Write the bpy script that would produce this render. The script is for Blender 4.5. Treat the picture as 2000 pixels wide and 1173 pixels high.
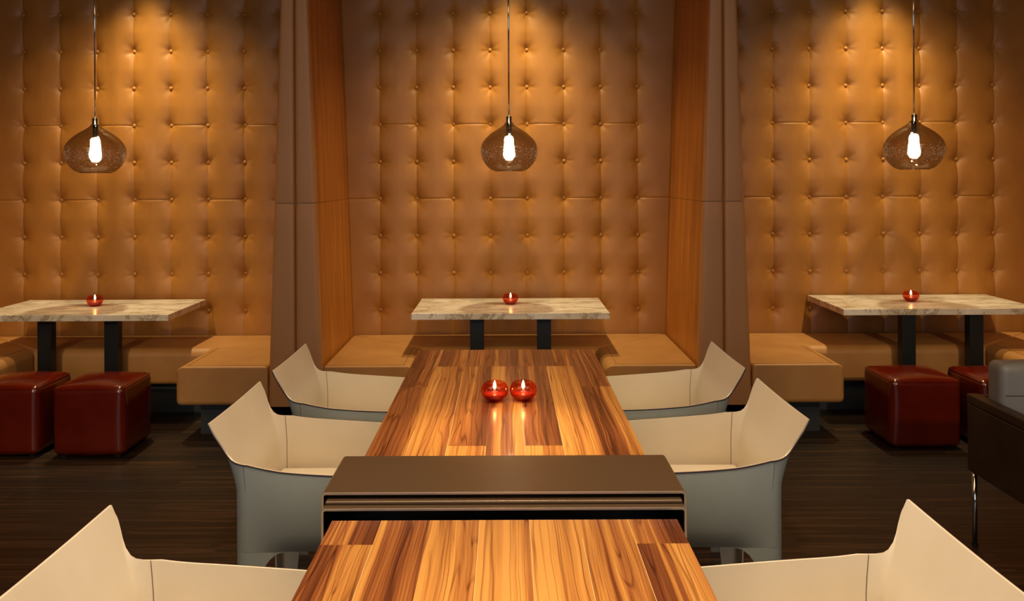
import bpy, bmesh, math, random
from mathutils import Vector, Matrix

for o in list(bpy.data.objects):
    bpy.data.objects.remove(o, do_unlink=True)
SC = bpy.context.scene
COL = SC.collection
PI = math.pi

# ------------------------------------------------------------------ camera
F = 1650.0
CAMZ = 1.65
cam_d = bpy.data.cameras.new('camera')
cam_d.sensor_width = 36.0
cam_d.lens = 36.0 * F / 2000.0
cam_d.shift_x = 0.005
cam_d.shift_y = -0.12075
cam_d.clip_start = 0.05
cam = bpy.data.objects.new('camera', cam_d)
COL.objects.link(cam)
cam.location = (0, 0, CAMZ)
cam.rotation_euler = (Matrix.Rotation(PI / 2, 4, 'X') @ Matrix.Rotation(-0.0045, 4, 'Z')).to_euler()
SC.camera = cam

# ------------------------------------------------------------------ world, exposure
w = bpy.data.worlds.new('world'); SC.world = w
w.use_nodes = True
w.node_tree.nodes['Background'].inputs[0].default_value = (0.30, 0.36, 0.45, 1)
w.node_tree.nodes['Background'].inputs[1].default_value = 0.05
SC.view_settings.view_transform = 'Standard'
SC.view_settings.look = 'None'
SC.view_settings.gamma = 1
SC.view_settings.use_curve_mapping = False
SC.view_settings.exposure = 0.0

WARM = (1.0, 0.70, 0.34)
MELLOW = (1.0, 0.72, 0.42)
def spot(name, loc, target, power, angle, blend=1.0, color=WARM, size=0.05):
    l = bpy.data.lights.new(name, 'SPOT')
    l.energy = power; l.color = color; l.spot_size = math.radians(angle); l.spot_blend = blend
    l.shadow_soft_size = size
    o = bpy.data.objects.new(name, l); COL.objects.link(o)
    o.location = loc
    o.rotation_euler = (Vector(target) - Vector(loc)).to_track_quat('-Z', 'Y').to_euler()
    return o
def area(name, loc, target, power, sx, sy, color):
    l = bpy.data.lights.new(name, 'AREA')
    l.shape = 'RECTANGLE'; l.size = sx; l.size_y = sy; l.energy = power; l.color = color
    o = bpy.data.objects.new(name, l); COL.objects.link(o)
    o.location = loc
    o.rotation_euler = (Vector(target) - Vector(loc)).to_track_quat('-Z', 'Y').to_euler()
    return o

BOOTHS = (-2.68, 0.015, 2.71)        # centre of each booth
WALL = 6.38                          # front of the tufted wall
FRONT = 5.29                         # front plane of partitions and benches
CEIL = 3.6

# ceiling downlights grazing each tufted wall, plus added seat fill from behind the camera
for bx, lx in zip(BOOTHS, (-2.70, 0.05, 2.74)):
    spot('wall_downlight', (lx, 5.99, CEIL - 0.04), (lx, 6.05, 0.0), 175, 70, 0.9, (1.0, 0.84, 0.45), 0.04)
    spot('booth_downlight', (bx, 5.15, CEIL - 0.04), (bx, 6.2, 0.9), 140, 92, 1.0, (1.0, 0.72, 0.38), 0.06)
    spot('seat_fill_spot', (bx, -1.6, CEIL - 0.12), (bx, 6.0, 0.40), 430, 20, 1.0, (1.0, 0.74, 0.40), 0.08)
# narrow spots over the long table
spot('table_downlight', (0.0, 3.05, CEIL - 0.04), (0.0, 2.96, 0.75), 380, 20, 1.0, MELLOW, 0.02)
spot('table_downlight', (0.0, 1.50, CEIL - 0.04), (0.0, 1.50, 0.75), 150, 24, 1.0, MELLOW, 0.02)
# wide fill spots added on the table axis to brighten the chairs
for yy in (3.4, 2.1):
    spot('chair_fill_spot', (0.0, yy, CEIL - 0.04), (0.0, yy, 0.5), 165, 74, 1.0, (1.0, 0.78, 0.54), 0.06)
for sx in (-1, 1):
    spot('chair_downlight', (sx * 0.75, 1.5, CEIL - 0.04), (sx * 0.95, 1.7, 0.5), 150, 50, 1.0, (1.0, 0.86, 0.70), 0.06)
# one broad warm source, added as soft fill below the ceiling
area('ceiling_fill', (0.0, 1.6, CEIL - 0.05), (0.0, 1.9, 0.0), 150, 7.0, 3.4, (1.0, 0.66, 0.37))
# cool daylight from the window band behind the camera
area('window_daylight', (0.0, -3.35, 1.9), (0.0, 5.0, 1.2), 60, 7.0, 1.9, (0.80, 0.90, 1.0))

# ------------------------------------------------------------------ node helpers
def mat(name):
    m = bpy.data.materials.new(name); m.use_nodes = True
    nt = m.node_tree
    return m, nt, nt.nodes['Principled BSDF']
def nd(nt, typ, **kw):
    n = nt.nodes.new(typ)
    for k, v in kw.items():
        if k in n.inputs: n.inputs[k].default_value = v
        else: setattr(n, k, v)
    return n
def lk(nt, a, b): nt.links.new(a, b)
def ramp(nt, stops):
    r = nt.nodes.new('ShaderNodeValToRGB')
    e = r.color_ramp.elements
    while len(e) < len(stops): e.new(0.5)
    for i, (p, c) in enumerate(stops):
        e[i].position = p
        e[i].color = (c[0], c[1], c[2], 1) if not isinstance(c, (int, float)) else (c, c, c, 1)
    return r
def objco(nt, scale=(1, 1, 1), loc=(0, 0, 0)):
    t = nt.nodes.new('ShaderNodeTexCoord')
    m = nt.nodes.new('ShaderNodeMapping')
    m.inputs['Scale'].default_value = scale; m.inputs['Location'].default_value = loc
    lk(nt, t.outputs['Object'], m.inputs['Vector'])
    return m.outputs['Vector']
def bump(nt, bs, h, strength, dist):
    b = nt.nodes.new('ShaderNodeBump')
    b.inputs['Strength'].default_value = strength; b.inputs['Distance'].default_value = dist
    lk(nt, h, b.inputs['Height']); lk(nt, b.outputs['Normal'], bs.inputs['Normal'])
    return b

def simple(name, col, rough=0.5, metal=0.0, emit=None, estr=0.0, coat=0.0):
    m, nt, b = mat(name)
    b.inputs['Base Color'].default_value = (*col, 1)
    b.inputs['Roughness'].default_value = rough
    b.inputs['Metallic'].default_value = metal
    b.inputs['Coat Weight'].default_value = coat
    if emit:
        b.inputs['Emission Color'].default_value = (*emit, 1)
        b.inputs['Emission Strength'].default_value = estr
    return m

def leather(name, c1, c2, rough=0.45, scale=3.0, stretch=(1, 1, 1), grain=220, bstr=0.12, spec=0.5):
    m, nt, b = mat(name)
    v = objco(nt, stretch)
    n = nd(nt, 'ShaderNodeTexNoise', Scale=scale, Detail=4.0, Roughness=0.6)
    lk(nt, v, n.inputs['Vector'])
    r = ramp(nt, [(0.32, c1), (0.68, c2)])
    lk(nt, n.outputs['Fac'], r.inputs['Fac'])
    lk(nt, r.outputs['Color'], b.inputs['Base Color'])
    b.inputs['Roughness'].default_value = rough
    b.inputs['Specular IOR Level'].default_value = spec
    v2 = objco(nt)
    vo = nd(nt, 'ShaderNodeTexVoronoi', Scale=float(grain))
    lk(nt, v2, vo.inputs['Vector'])
    n2 = nd(nt, 'ShaderNodeTexNoise', Scale=9.0, Detail=3.0)
    lk(nt, v2, n2.inputs['Vector'])
    ad = nd(nt, 'ShaderNodeMath', operation='MULTIPLY_ADD')
    lk(nt, n2.outputs['Fac'], ad.inputs[0]); ad.inputs[1].default_value = 3.0
    lk(nt, vo.outputs['Distance'], ad.inputs[2])
    bump(nt, b, ad.outputs[0], bstr, 0.002)
    return m

M = {}
M['tan'] = leather('tan_leather', (0.30, 0.118, 0.018), (0.42, 0.180, 0.032), 0.44, 2.2, (1, 1, 0.55), 260, 0.10)
M['bench'] = leather('bench_leather', (0.40, 0.185, 0.052), (0.50, 0.245, 0.075), 0.50, 3.0, (1, 1, 1), 260, 0.12)
M['post'] = leather('post_leather', (0.44, 0.200, 0.068), (0.52, 0.245, 0.088), 0.45, 1.5, (1, 1, 0.4), 260, 0.08)
M['side'] = leather('grained_side_leather', (0.36, 0.115, 0.010), (0.56, 0.21, 0.03), 0.42, 14.0, (1, 1, 0.09), 260, 0.06)
M['red'] = leather('oxblood_leather', (0.085, 0.005, 0.001), (0.13, 0.010, 0.002), 0.16, 3.0, (1, 1, 1), 180, 0.07, 0.85)
M['cream'] = leather('cream_leather', (0.75, 0.655, 0.485), (0.81, 0.725, 0.56), 0.34, 2.6, (1, 1, 1), 320, 0.05)
M['greyouter'] = leather('grey_outer_leather', (0.32, 0.355, 0.325), (0.38, 0.415, 0.38), 0.48, 2.6, (1, 1, 1), 320, 0.05)  # chair outsides, greyer and darker than the cream insides
M['edge'] = simple('dark_leather_edge', (0.055, 0.022, 0.015), 0.5)
M['brownhide'] = leather('dark_brown_leather', (0.030, 0.016, 0.010), (0.048, 0.026, 0.015), 0.42, 6.0, (1, 1, 1), 240, 0.15)
M['greycush'] = leather('grey_cushion_leather', (0.19, 0.185, 0.18), (0.26, 0.25, 0.24), 0.40, 3.0, (1, 1, 1), 240, 0.12)
M['thread'] = simple('stitching', (0.16, 0.11, 0.07), 0.7)
M['tanthread'] = simple('tan_stitching', (0.20, 0.075, 0.022), 0.7)
M['black'] = simple('black_steel', (0.011, 0.012, 0.014), 0.42, 0.3)
M['plinth'] = simple('plinth_paint', (0.030, 0.036, 0.042), 0.55)
M['chrome'] = simple('chrome', (0.75, 0.74, 0.74), 0.12, 1.0)
M['wax'] = simple('wax', (0.34, 0.035, 0.015), 0.3)
M['flame'] = simple('flame', (1, 0.6, 0.2), 0.5, 0, (1.0, 0.66, 0.30), 55.0)
M['bulb'] = simple('glowing_bulb', (1, 0.8, 0.5), 0.5, 0, (1.0, 0.80, 0.52), 75.0)
M['ceiling'] = simple('ceiling_paint', (0.10, 0.065, 0.045), 0.8)
M['wallpaint'] = simple('wall_paint', (0.12, 0.085, 0.06), 0.8)
M['glasspane'] = simple('window_light', (0.3, 0.35, 0.4), 0.3, 0, (0.62, 0.8, 1.0), 0.5)

# bronze lacquered metal
m, nt, b = mat('bronze_metal')
b.inputs['Base Color'].default_value = (0.135, 0.085, 0.045, 1)
b.inputs['Metallic'].default_value = 0.5
v = objco(nt, (1, 1, 1))
n = nd(nt, 'ShaderNodeTexNoise', Scale=5.0, Detail=3.0); lk(nt, v, n.inputs['Vector'])
r = ramp(nt, [(0.3, 0.33), (0.7, 0.37)]); lk(nt, n.outputs['Fac'], r.inputs['Fac'])
lk(nt, r.outputs['Color'], b.inputs['Roughness'])
M['bronze'] = m
M['bronzeedge'] = simple('bronze_cut_edge', (0.36, 0.29, 0.22), 0.3, 0.6)

# marble
m, nt, b = mat('veined_marble')
v = objco(nt, (0.8, 2.2, 1.2))
n1 = nd(nt, 'ShaderNodeTexNoise', Scale=2.2, Detail=6.0, Roughness=0.55, Distortion=0.8); lk(nt, v, n1.inputs['Vector'])
mx = nd(nt, 'ShaderNodeMix', data_type='VECTOR'); mx.inputs['Factor'].default_value = 0.35
lk(nt, v, mx.inputs['A']); lk(nt, n1.outputs['Color'], mx.inputs['B'])
n2 = nd(nt, 'ShaderNodeTexNoise', Scale=4.2, Detail=7.0, Roughness=0.62, Distortion=1.2); lk(nt, mx.outputs['Result'], n2.inputs['Vector'])
r = ramp(nt, [(0.36, (0.82, 0.77, 0.69)), (0.465, (0.76, 0.70, 0.61)), (0.497, (0.38, 0.30, 0.22)), (0.525, (0.72, 0.65, 0.55))])
e = r.color_ramp.elements.new(0.70); e.color = (0.84, 0.80, 0.73, 1)
lk(nt, n2.outputs['Fac'], r.inputs['Fac'])
n3 = nd(nt, 'ShaderNodeTexNoise', Scale=2.4, Detail=4.0); lk(nt, v, n3.inputs['Vector'])
r3 = ramp(nt, [(0.38, (0.74, 0.67, 0.58)), (0.58, (1, 1, 1))]); lk(nt, n3.outputs['Fac'], r3.inputs['Fac'])
mm = nd(nt, 'ShaderNodeMix', data_type='RGBA', blend_type='MULTIPLY'); mm.inputs['Factor'].default_value = 0.7
lk(nt, r.outputs['Color'], mm.inputs['A']); lk(nt, r3.outputs['Color'], mm.inputs['B'])
lk(nt, mm.outputs['Result'], b.inputs['Base Color'])
b.inputs['Roughness'].default_value = 0.28
M['marble'] = m

# plank wood for the long table: 'tone' (0 golden..1 dark) and 'seed', 'across' live on the faces
m, nt, b = mat('striped_plank_wood')
def attr(nm):
    a = nt.nodes.new('ShaderNodeAttribute'); a.attribute_name = nm; return a
tone = attr('tone'); seed = attr('seed'); acr = attr('across')
tc = nt.nodes.new('ShaderNodeTexCoord')
sv = nt.nodes.new('ShaderNodeCombineXYZ'); 
ml = nd(nt, 'ShaderNodeMath', operation='MULTIPLY'); lk(nt, seed.outputs['Fac'], ml.inputs[0]); ml.inputs[1].default_value = 7.31
lk(nt, ml.outputs[0], sv.inputs[0]); lk(nt, ml.outputs[0], sv.inputs[1]); lk(nt, ml.outputs[0], sv.inputs[2])
va = nd(nt, 'ShaderNodeVectorMath', operation='ADD'); lk(nt, tc.outputs['Object'], va.inputs[0]); lk(nt, sv.outputs[0], va.inputs[1])
def mapped(scale):
    mp = nt.nodes.new('ShaderNodeMapping'); mp.inputs['Scale'].default_value = scale
    lk(nt, va.outputs[0], mp.inputs['Vector']); return mp.outputs['Vector']
# waviness
wv = nd(nt, 'ShaderNodeTexNoise', Scale=1.0, Detail=2.0); lk(nt, mapped((4, 1.5, 1)), wv.inputs['Vector'])
# broad bands
nb = nd(nt, 'ShaderNodeTexNoise', Scale=1.0, Detail=2.0, Distortion=0.6); lk(nt, mapped((26, 0.30, 1)), nb.inputs['Vector'])
# fine dark lines
vv = nd(nt, 'ShaderNodeVectorMath', operation='MULTIPLY_ADD')
lk(nt, wv.outputs['Color'], vv.inputs[0]); vv.inputs[1].default_value = (0.045, 0, 0); lk(nt, va.outputs[0], vv.inputs[2])
mp = nt.nodes.new('ShaderNodeMapping'); mp.inputs['Scale'].default_value = (120, 0.8, 1); lk(nt, vv.outputs[0], mp.inputs['Vector'])
nf = nd(nt, 'ShaderNodeTexNoise', Scale=1.0, Detail=5.0, Roughness=0.65); lk(nt, mp.outputs['Vector'], nf.inputs['Vector'])
mp3 = nt.nodes.new('ShaderNodeMapping'); mp3.inputs['Scale'].default_value = (34, 0.30, 1); lk(nt, vv.outputs[0], mp3.inputs['Vector'])
nv = nd(nt, 'ShaderNodeTexNoise', Scale=1.0, Detail=1.0); lk(nt, mp3.outputs['Vector'], nv.inputs['Vector'])
# darkness = tone + band + across
def math_(op, a, bv, c=None):
    n = nd(nt, 'ShaderNodeMath', operation=op)
    for i, x in enumerate((a, bv, c)):
        if x is None: continue
        if isinstance(x, (int, float)): n.inputs[i].default_value = x
        else: lk(nt, x, n.inputs[i])
    return n.outputs[0]
bandc = math_('MULTIPLY', math_('SUBTRACT', nb.outputs['Fac'], 0.5), 1.7)
dark = math_('ADD', math_('ADD', tone.outputs['Fac'], bandc), math_('MULTIPLY', math_('SUBTRACT', acr.outputs['Fac'], 0.5), 0.5))
dark = math_('ADD', dark, math_('MULTIPLY', math_('SUBTRACT', nf.outputs['Fac'], 0.5), 1.5))
cr = ramp(nt, [(0.0, (0.64, 0.31, 0.075)), (0.30, (0.50, 0.215, 0.050)), (0.62, (0.29, 0.095, 0.026)), (1.0, (0.13, 0.036, 0.012))])
lk(nt, dark, cr.inputs['Fac'])
vr = ramp(nt, [(0.470, (1, 1, 1)), (0.494, (0.40, 0.27, 0.20)), (0.50, (0.34, 0.22, 0.17)), (0.518, (1, 1, 1))])
lk(nt, nv.outputs['Fac'], vr.inputs['Fac'])
mm = nd(nt, 'ShaderNodeMix', data_type='RGBA', blend_type='MULTIPLY'); mm.inputs['Factor'].default_value = 0.75
lk(nt, cr.outputs['Color'], mm.inputs['A']); lk(nt, vr.outputs['Color'], mm.inputs['B'])
mp4 = nt.nodes.new('ShaderNodeMapping'); mp4.inputs['Scale'].default_value = (13, 0.42, 1); lk(nt, vv.outputs[0], mp4.inputs['Vector'])
nl = nd(nt, 'ShaderNodeTexNoise', Scale=1.0, Detail=2.0, Roughness=0.35); lk(nt, mp4.outputs['Vector'], nl.inputs['Vector'])
fr_ = math_('FRACT', math_('MULTIPLY', nl.outputs['Fac'], 17.0), 0)
lr = ramp(nt, [(0.0, (1, 1, 1)), (0.34, (1, 1, 1)), (0.5, (0.42, 0.30, 0.23)), (0.60, (1, 1, 1))]); lk(nt, fr_, lr.inputs['Fac'])
lf = math_('MULTIPLY', dark, 1.6); nt.nodes[-1].use_clamp = True
mm2 = nd(nt, 'ShaderNodeMix', data_type='RGBA', blend_type='MULTIPLY'); lk(nt, lf, mm2.inputs['Factor'])
lk(nt, mm.outputs['Result'], mm2.inputs['A']); lk(nt, lr.outputs['Color'], mm2.inputs['B'])
lk(nt, mm2.outputs['Result'], b.inputs['Base Color'])
b.inputs['Roughness'].default_value = 0.30
b.inputs['Coat Weight'].default_value = 0.15
bump(nt, b, nf.outputs['Fac'], 0.06, 0.001)
M['plank'] = m
M['glare'] = simple('pale_glare_line', (0.75, 0.50, 0.22), 0.35)

# floor
m, nt, b = mat('dark_oak_floor')
v = objco(nt)
br = nd(nt, 'ShaderNodeTexBrick', Scale=1.0)
br.offset = 0.37; br.inputs['Color1'].default_value = (0.0, 0, 0, 1); br.inputs['Color2'].default_value = (1, 1, 1, 1)
br.inputs['Mortar'].default_value = (0.5, 0.5, 0.5, 1); br.inputs['Mortar Size'].default_value = 0.0015
br.inputs['Brick Width'].default_value = 1.3; br.inputs['Row Height'].default_value = 0.16
lk(nt, v, br.inputs['Vector'])
bsep = nd(nt, 'ShaderNodeVectorMath', operation='MULTIPLY_ADD'); lk(nt, br.outputs['Color'], bsep.inputs[0]); bsep.inputs[1].default_value = (9, 5, 3); lk(nt, v, bsep.inputs[2])
mp = nt.nodes.new('ShaderNodeMapping'); mp.inputs['Scale'].default_value = (1.1, 42, 1); lk(nt, bsep.outputs[0], mp.inputs['Vector'])
n = nd(nt, 'ShaderNodeTexNoise', Scale=1.0, Detail=5.0, Roughness=0.6, Distortion=0.5); lk(nt, mp.outputs['Vector'], n.inputs['Vector'])
r = ramp(nt, [(0.36, (0.009, 0.005, 0.003)), (0.52, (0.030, 0.016, 0.009)), (0.68, (0.105, 0.055, 0.028))]); lk(nt, n.outputs['Fac'], r.inputs['Fac'])
mx = nd(nt, 'ShaderNodeMix', data_type='RGBA', blend_type='MULTIPLY'); mx.inputs['Factor'].default_value = 0.55
r2 = ramp(nt, [(0.0, 0.35), (1.0, 1.0)]); lk(nt, br.outputs['Color'], r2.inputs['Fac'])
lk(nt, r.outputs['Color'], mx.inputs['A']); lk(nt, r2.outputs['Color'], mx.inputs['B'])
lk(nt, mx.outputs['Result'], b.inputs['Base Color'])
rr = ramp(nt, [(0.3, 0.45), (0.8, 0.28)]); lk(nt, n.outputs['Fac'], rr.inputs['Fac']); lk(nt, rr.outputs['Color'], b.inputs['Roughness'])
bump(nt, b, n.outputs['Fac'], 0.35, 0.003)
M['floor'] = m

# smoked mirror glass for pendants: tinted see-through with reflection and seeds
def thin_glass(name, tint, gloss, rough, bscale, bstr, edge_tint, refr=0.0, base_refl=0.10):
    m, nt, b = mat(name); nt.nodes.remove(b)
    out = nt.nodes['Material Output']
    tr = nt.nodes.new('ShaderNodeBsdfTransparent')
    lw = nd(nt, 'ShaderNodeLayerWeight', Blend=0.30)
    rc = ramp(nt, [(0.0, tint), (0.85, edge_tint)]); lk(nt, lw.outputs['Facing'], rc.inputs['Fac'])
    lk(nt, rc.outputs['Color'], tr.inputs['Color'])
    gl = nt.nodes.new('ShaderNodeBsdfGlossy'); gl.inputs['Color'].default_value = (*gloss, 1); gl.inputs['Roughness'].default_value = rough
    v = objco(nt)
    n = nd(nt, 'ShaderNodeTexNoise', Scale=bscale, Detail=3.0); lk(nt, v, n.inputs['Vector'])
    bp = nt.nodes.new('ShaderNodeBump'); bp.inputs['Strength'].default_value = bstr; bp.inputs['Distance'].default_value = 0.004
    lk(nt, n.outputs['Fac'], bp.inputs['Height']); lk(nt, bp.outputs['Normal'], gl.inputs['Normal'])
    pw = nd(nt, 'ShaderNodeMath', operation='POWER'); pw.inputs[1].default_value = 3.0
    lk(nt, lw.outputs['Facing'], pw.inputs[0])
    ad = nd(nt, 'ShaderNodeMath', operation='MULTIPLY_ADD'); lk(nt, pw.outputs[0], ad.inputs[0]); ad.inputs[1].default_value = 0.40; ad.inputs[2].default_value = base_refl; ad.use_clamp = True
    ms = nt.nodes.new('ShaderNodeMixShader')
    lk(nt, ad.outputs[0], ms.inputs['Fac']); lk(nt, tr.outputs[0], ms.inputs[1]); lk(nt, gl.outputs[0], ms.inputs[2])
    src = ms.outputs[0]
    if refr > 0:
        rf = nd(nt, 'ShaderNodeBsdfRefraction', IOR=1.12); rf.inputs['Color'].default_value = (0.80, 0.74, 0.68, 1); rf.inputs['Roughness'].default_value = 0.04
        n2 = nd(nt, 'ShaderNodeTexVoronoi', Scale=190.0); lk(nt, v, n2.inputs['Vector'])
        b2 = nt.nodes.new('ShaderNodeBump'); b2.inputs['Strength'].default_value = 1.0; b2.inputs['Distance'].default_value = 0.030
        lk(nt, n2.outputs['Distance'], b2.inputs['Height']); lk(nt, b2.outputs['Normal'], rf.inputs['Normal'])
        m2 = nt.nodes.new('ShaderNodeMixShader'); m2.inputs['Fac'].default_value = refr
        lk(nt, src, m2.inputs[1]); lk(nt, rf.outputs[0], m2.inputs[2]); src = m2.outputs[0]
    lk(nt, src, out.inputs['Surface'])
    return m
M['smoke'] = thin_glass('smoked_glass', (0.66, 0.61, 0.56), (0.85, 0.82, 0.78), 0.05, 22.0, 0.35, (0.36, 0.31, 0.27), 0.42, 0.18)
m, nt, b = mat('clear_glass_seed'); nt.nodes.remove(b)
df = nt.nodes.new('ShaderNodeBsdfDiffuse'); df.inputs['Color'].default_value = (0.9, 0.88, 0.84, 1)
gl = nt.nodes.new('ShaderNodeBsdfTranslucent'); gl.inputs['Color'].default_value = (0.9, 0.88, 0.84, 1)
ms = nt.nodes.new('ShaderNodeMixShader'); ms.inputs['Fac'].default_value = 0.6
lk(nt, df.outputs[0], ms.inputs[1]); lk(nt, gl.outputs[0], ms.inputs[2]); lk(nt, ms.outputs[0], nt.nodes['Material Output'].inputs['Surface'])
M['seed'] = m
M['redglass'] = thin_glass('red_glass', (0.97, 0.42, 0.27), (1.0, 0.75, 0.65), 0.03, 8.0, 0.1, (0.96, 0.24, 0.12), 0.0, 0.08)

# ------------------------------------------------------------------ mesh helpers
def new_obj(name, bm, m, parent=None, smooth=False, loc=None, mats=None):
    me = bpy.data.meshes.new(name)
    bm.normal_update(); bm.to_mesh(me); bm.free()
    if mats:
        for x in mats: me.materials.append(x)
    else: me.materials.append(m)
    if smooth:
        for p in me.polygons: p.use_smooth = True
    o = bpy.data.objects.new(name, me); COL.objects.link(o)
    if loc: o.location = loc
    if parent: o.parent = parent
    return o
def thing(name, label, cat, loc=(0, 0, 0), rz=0.0, group=None):
    o = bpy.data.objects.new(name, None); COL.objects.link(o)
    o.location = loc; o.rotation_euler = (0, 0, rz); o.empty_display_size = 0.1
    return tag(o, label, cat, group)
def tag(o, label, cat, group=None):
    o['label'] = label; o['category'] = cat
    if group: o['group'] = group
    return o
def struct(o):
    o['kind'] = 'structure'; return o
def box_bm(x0, x1, y0, y1, z0, z1, bm=None):
    bm = bm or bmesh.new()
    vs = [bm.verts.new((x, y, z)) for z in (z0, z1) for y in (y0, y1) for x in (x0, x1)]
    for f in ((0, 2, 3, 1), (4, 5, 7, 6), (0, 1, 5, 4), (2, 6, 7, 3), (0, 4, 6, 2), (1, 3, 7, 5)):
        bm.faces.new([vs[i] for i in f])
    return bm
def bevel_mod(o, wdt, seg=3, ang=35):
    b = o.modifiers.new('bevel', 'BEVEL'); b.width = wdt; b.segments = seg
    b.limit_method = 'ANGLE'; b.angle_limit = math.radians(ang); b.harden_normals = True
    for p in o.data.polygons: p.use_smooth = True
    return o
def prism_bm(poly, z0, z1, bm=None):
    bm = bm or bmesh.new()
    a = [bm.verts.new((x, y, z0)) for x, y in poly]; c = [bm.verts.new((x, y, z1)) for x, y in poly]
    n = len(poly)
    bm.faces.new(a[::-1]); bm.faces.new(c)
    for i in range(n): bm.faces.new((a[i], a[(i + 1) % n], c[(i + 1) % n], c[i]))
    bmesh.ops.recalc_face_normals(bm, faces=bm.faces)
    return bm
def lathe_bm(prof, seg=40, bm=None, closed=False):
    bm = bm or bmesh.new(); rings = []
    for (r, z) in prof:
        if r < 1e-5: rings.append([bm.verts.new((0, 0, z))])
        else: rings.append([bm.verts.new((r * math.cos(2 * PI * k / seg), r * math.sin(2 * PI * k / seg), z)) for k in range(seg)])
    pairs = list(zip(rings, rings[1:]))
    if closed: pairs.append((rings[-1], rings[0]))
    for a, c in pairs:
        for k in range(seg):
            k2 = (k + 1) % seg
            if len(a) == 1 and len(c) == 1: continue
            if len(a) == 1: bm.faces.new((a[0], c[k2], c[k]))
            elif len(c) == 1: bm.faces.new((a[k], a[k2], c[0]))
            else: bm.faces.new((a[k], a[k2], c[k2], c[k]))
    bmesh.ops.recalc_face_normals(bm, faces=bm.faces)
    return bm
def tube_bm(pts, r, seg=8, bm=None, caps=True):
    bm = bm or bmesh.new(); rings = []
    pts = [Vector(p) for p in pts]; n = len(pts); up = None
    for i, p in enumerate(pts):
        t = (pts[min(i + 1, n - 1)] - pts[max(i - 1, 0)]).normalized()
        if up is None: up = t.orthogonal().normalized()
        up = (up - t * up.dot(t)); up = up.normalized() if up.length > 1e-6 else t.orthogonal().normalized()
        sd = t.cross(up)
        rings.append([bm.verts.new(p + (up * math.cos(2 * PI * k / seg) + sd * math.sin(2 * PI * k / seg)) * r) for k in range(seg)])
    for a, c in zip(rings, rings[1:]):
        for k in range(seg): bm.faces.new((a[k], a[(k + 1) % seg], c[(k + 1) % seg], c[k]))
    if caps: bm.faces.new(rings[0][::-1]); bm.faces.new(rings[-1])
    bmesh.ops.recalc_face_normals(bm, faces=bm.faces)
    return bm
def puffy_bm(hx, hy, hz, r, bulge=(0, 0, 0), n=12, bm=None, off=(0, 0, 0)):
    """rounded box, half sizes, radius r, with bulged faces"""
    bm = bm or bmesh.new()
    def lines(h):
        L = []
        for k in range(5): L.append(-h + r * (1 - math.cos(k / 4 * PI / 2) * 1.0) if False else -h + r * math.sin(k / 4 * PI / 2) ** 1.0 * (k / 4))
        for k in range(1, n): L.append(-h + r + (2 * h - 2 * r) * k / n)
        L += [-x for x in L[:5][::-1]]
        return L
    Lx, Ly, Lz = lines(hx), lines(hy), lines(hz)
    cache = {}
    def vert(x, y, z):
        key = (round(x, 5), round(y, 5), round(z, 5))
        if key in cache: return cache[key]
        q = Vector((x, y, z))
        c = Vector((max(-hx + r, min(hx - r, x)), max(-hy + r, min(hy - r, y)), max(-hz + r, min(hz - r, z))))
        d = q - c
        p = c + d.normalized() * r if d.length > 1e-7 else q
        u, v_, w_ = x / hx, y / hy, z / hz
        p = p + Vector((bulge[0] * u * (1 - v_ * v_) * (1 - w_ * w_), bulge[1] * v_ * (1 - u * u) * (1 - w_ * w_), bulge[2] * w_ * (1 - u * u) * (1 - v_ * v_)))
        v2 = bm.verts.new(p + Vector(off)); cache[key] = v2
        return v2
    def face(A, B, fn, flip):
        for i in range(len(A) - 1):
            for j in range(len(B) - 1):
                q = [fn(A[i], B[j]), fn(A[i + 1], B[j]), fn(A[i + 1], B[j + 1]), fn(A[i], B[j + 1])]
                bm.faces.new(q[::-1] if flip else q)
    face(Lx, Ly, lambda a, c: vert(a, c, hz), False); face(Lx, Ly, lambda a, c: vert(a, c, -hz), True)
    face(Lx, Lz, lambda a, c: vert(a, -hy, c), False); face(Lx, Lz, lambda a, c: vert(a, hy, c), True)
    face(Ly, Lz, lambda a, c: vert(hx, a, c), False); face(Ly, Lz, lambda a, c: vert(-hx, a, c), True)
    return bm
def copy_tree(o, parent=None):
    c = o.copy(); COL.objects.link(c); c.parent = parent
    for ch in list(o.children): copy_tree(ch, c)
    return c

# ------------------------------------------------------------------ room shell
XW = 5.6
struct(new_obj('floor', box_bm(-XW - 0.1, XW + 0.1, -3.6, 6.7, -0.05, 0.0), M['floor']))
struct(new_obj('ceiling', box_bm(-XW - 0.1, XW + 0.1, -3.6, 6.7, CEIL, CEIL + 0.08), M['ceiling']))
struct(new_obj('wall_back', box_bm(-XW, XW, 6.46, 6.56, 0, CEIL), M['wallpaint']))
struct(new_obj('wall_left', box_bm(-XW - 0.1, -XW, -3.5, 6.56, 0, CEIL), M['wallpaint']))
struct(new_obj('wall_right', box_bm(XW, XW + 0.1, -3.5, 6.56, 0, CEIL), M['wallpaint']))
bm = box_bm(-XW, XW, -3.6, -3.5, 0, 0.85); box_bm(-XW, XW, -3.6, -3.5, 2.95, CEIL, bm)
box_bm(-XW, -3.7, -3.6, -3.5, 0.85, 2.95, bm); box_bm(3.7, XW, -3.6, -3.5, 0.85, 2.95, bm)
struct(new_obj('wall_front', bm, M['wallpaint']))
bm = box_bm(-3.7, 3.7, -3.58, -3.56, 0.85, 2.95)
wn = struct(new_obj('window_1', bm, M['glasspane']))
bm = bmesh.new()
for x in (-3.67, -1.85, 0.0, 1.85, 3.67): box_bm(x - 0.03, x + 0.03, -3.55, -3.50, 0.85, 2.95, bm)
for z in (0.88, 2.92): box_bm(-3.7, 3.7, -3.55, -3.50, z - 0.03, z + 0.03, bm)
new_obj('window_frame', bm, M['black'], wn)

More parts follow.
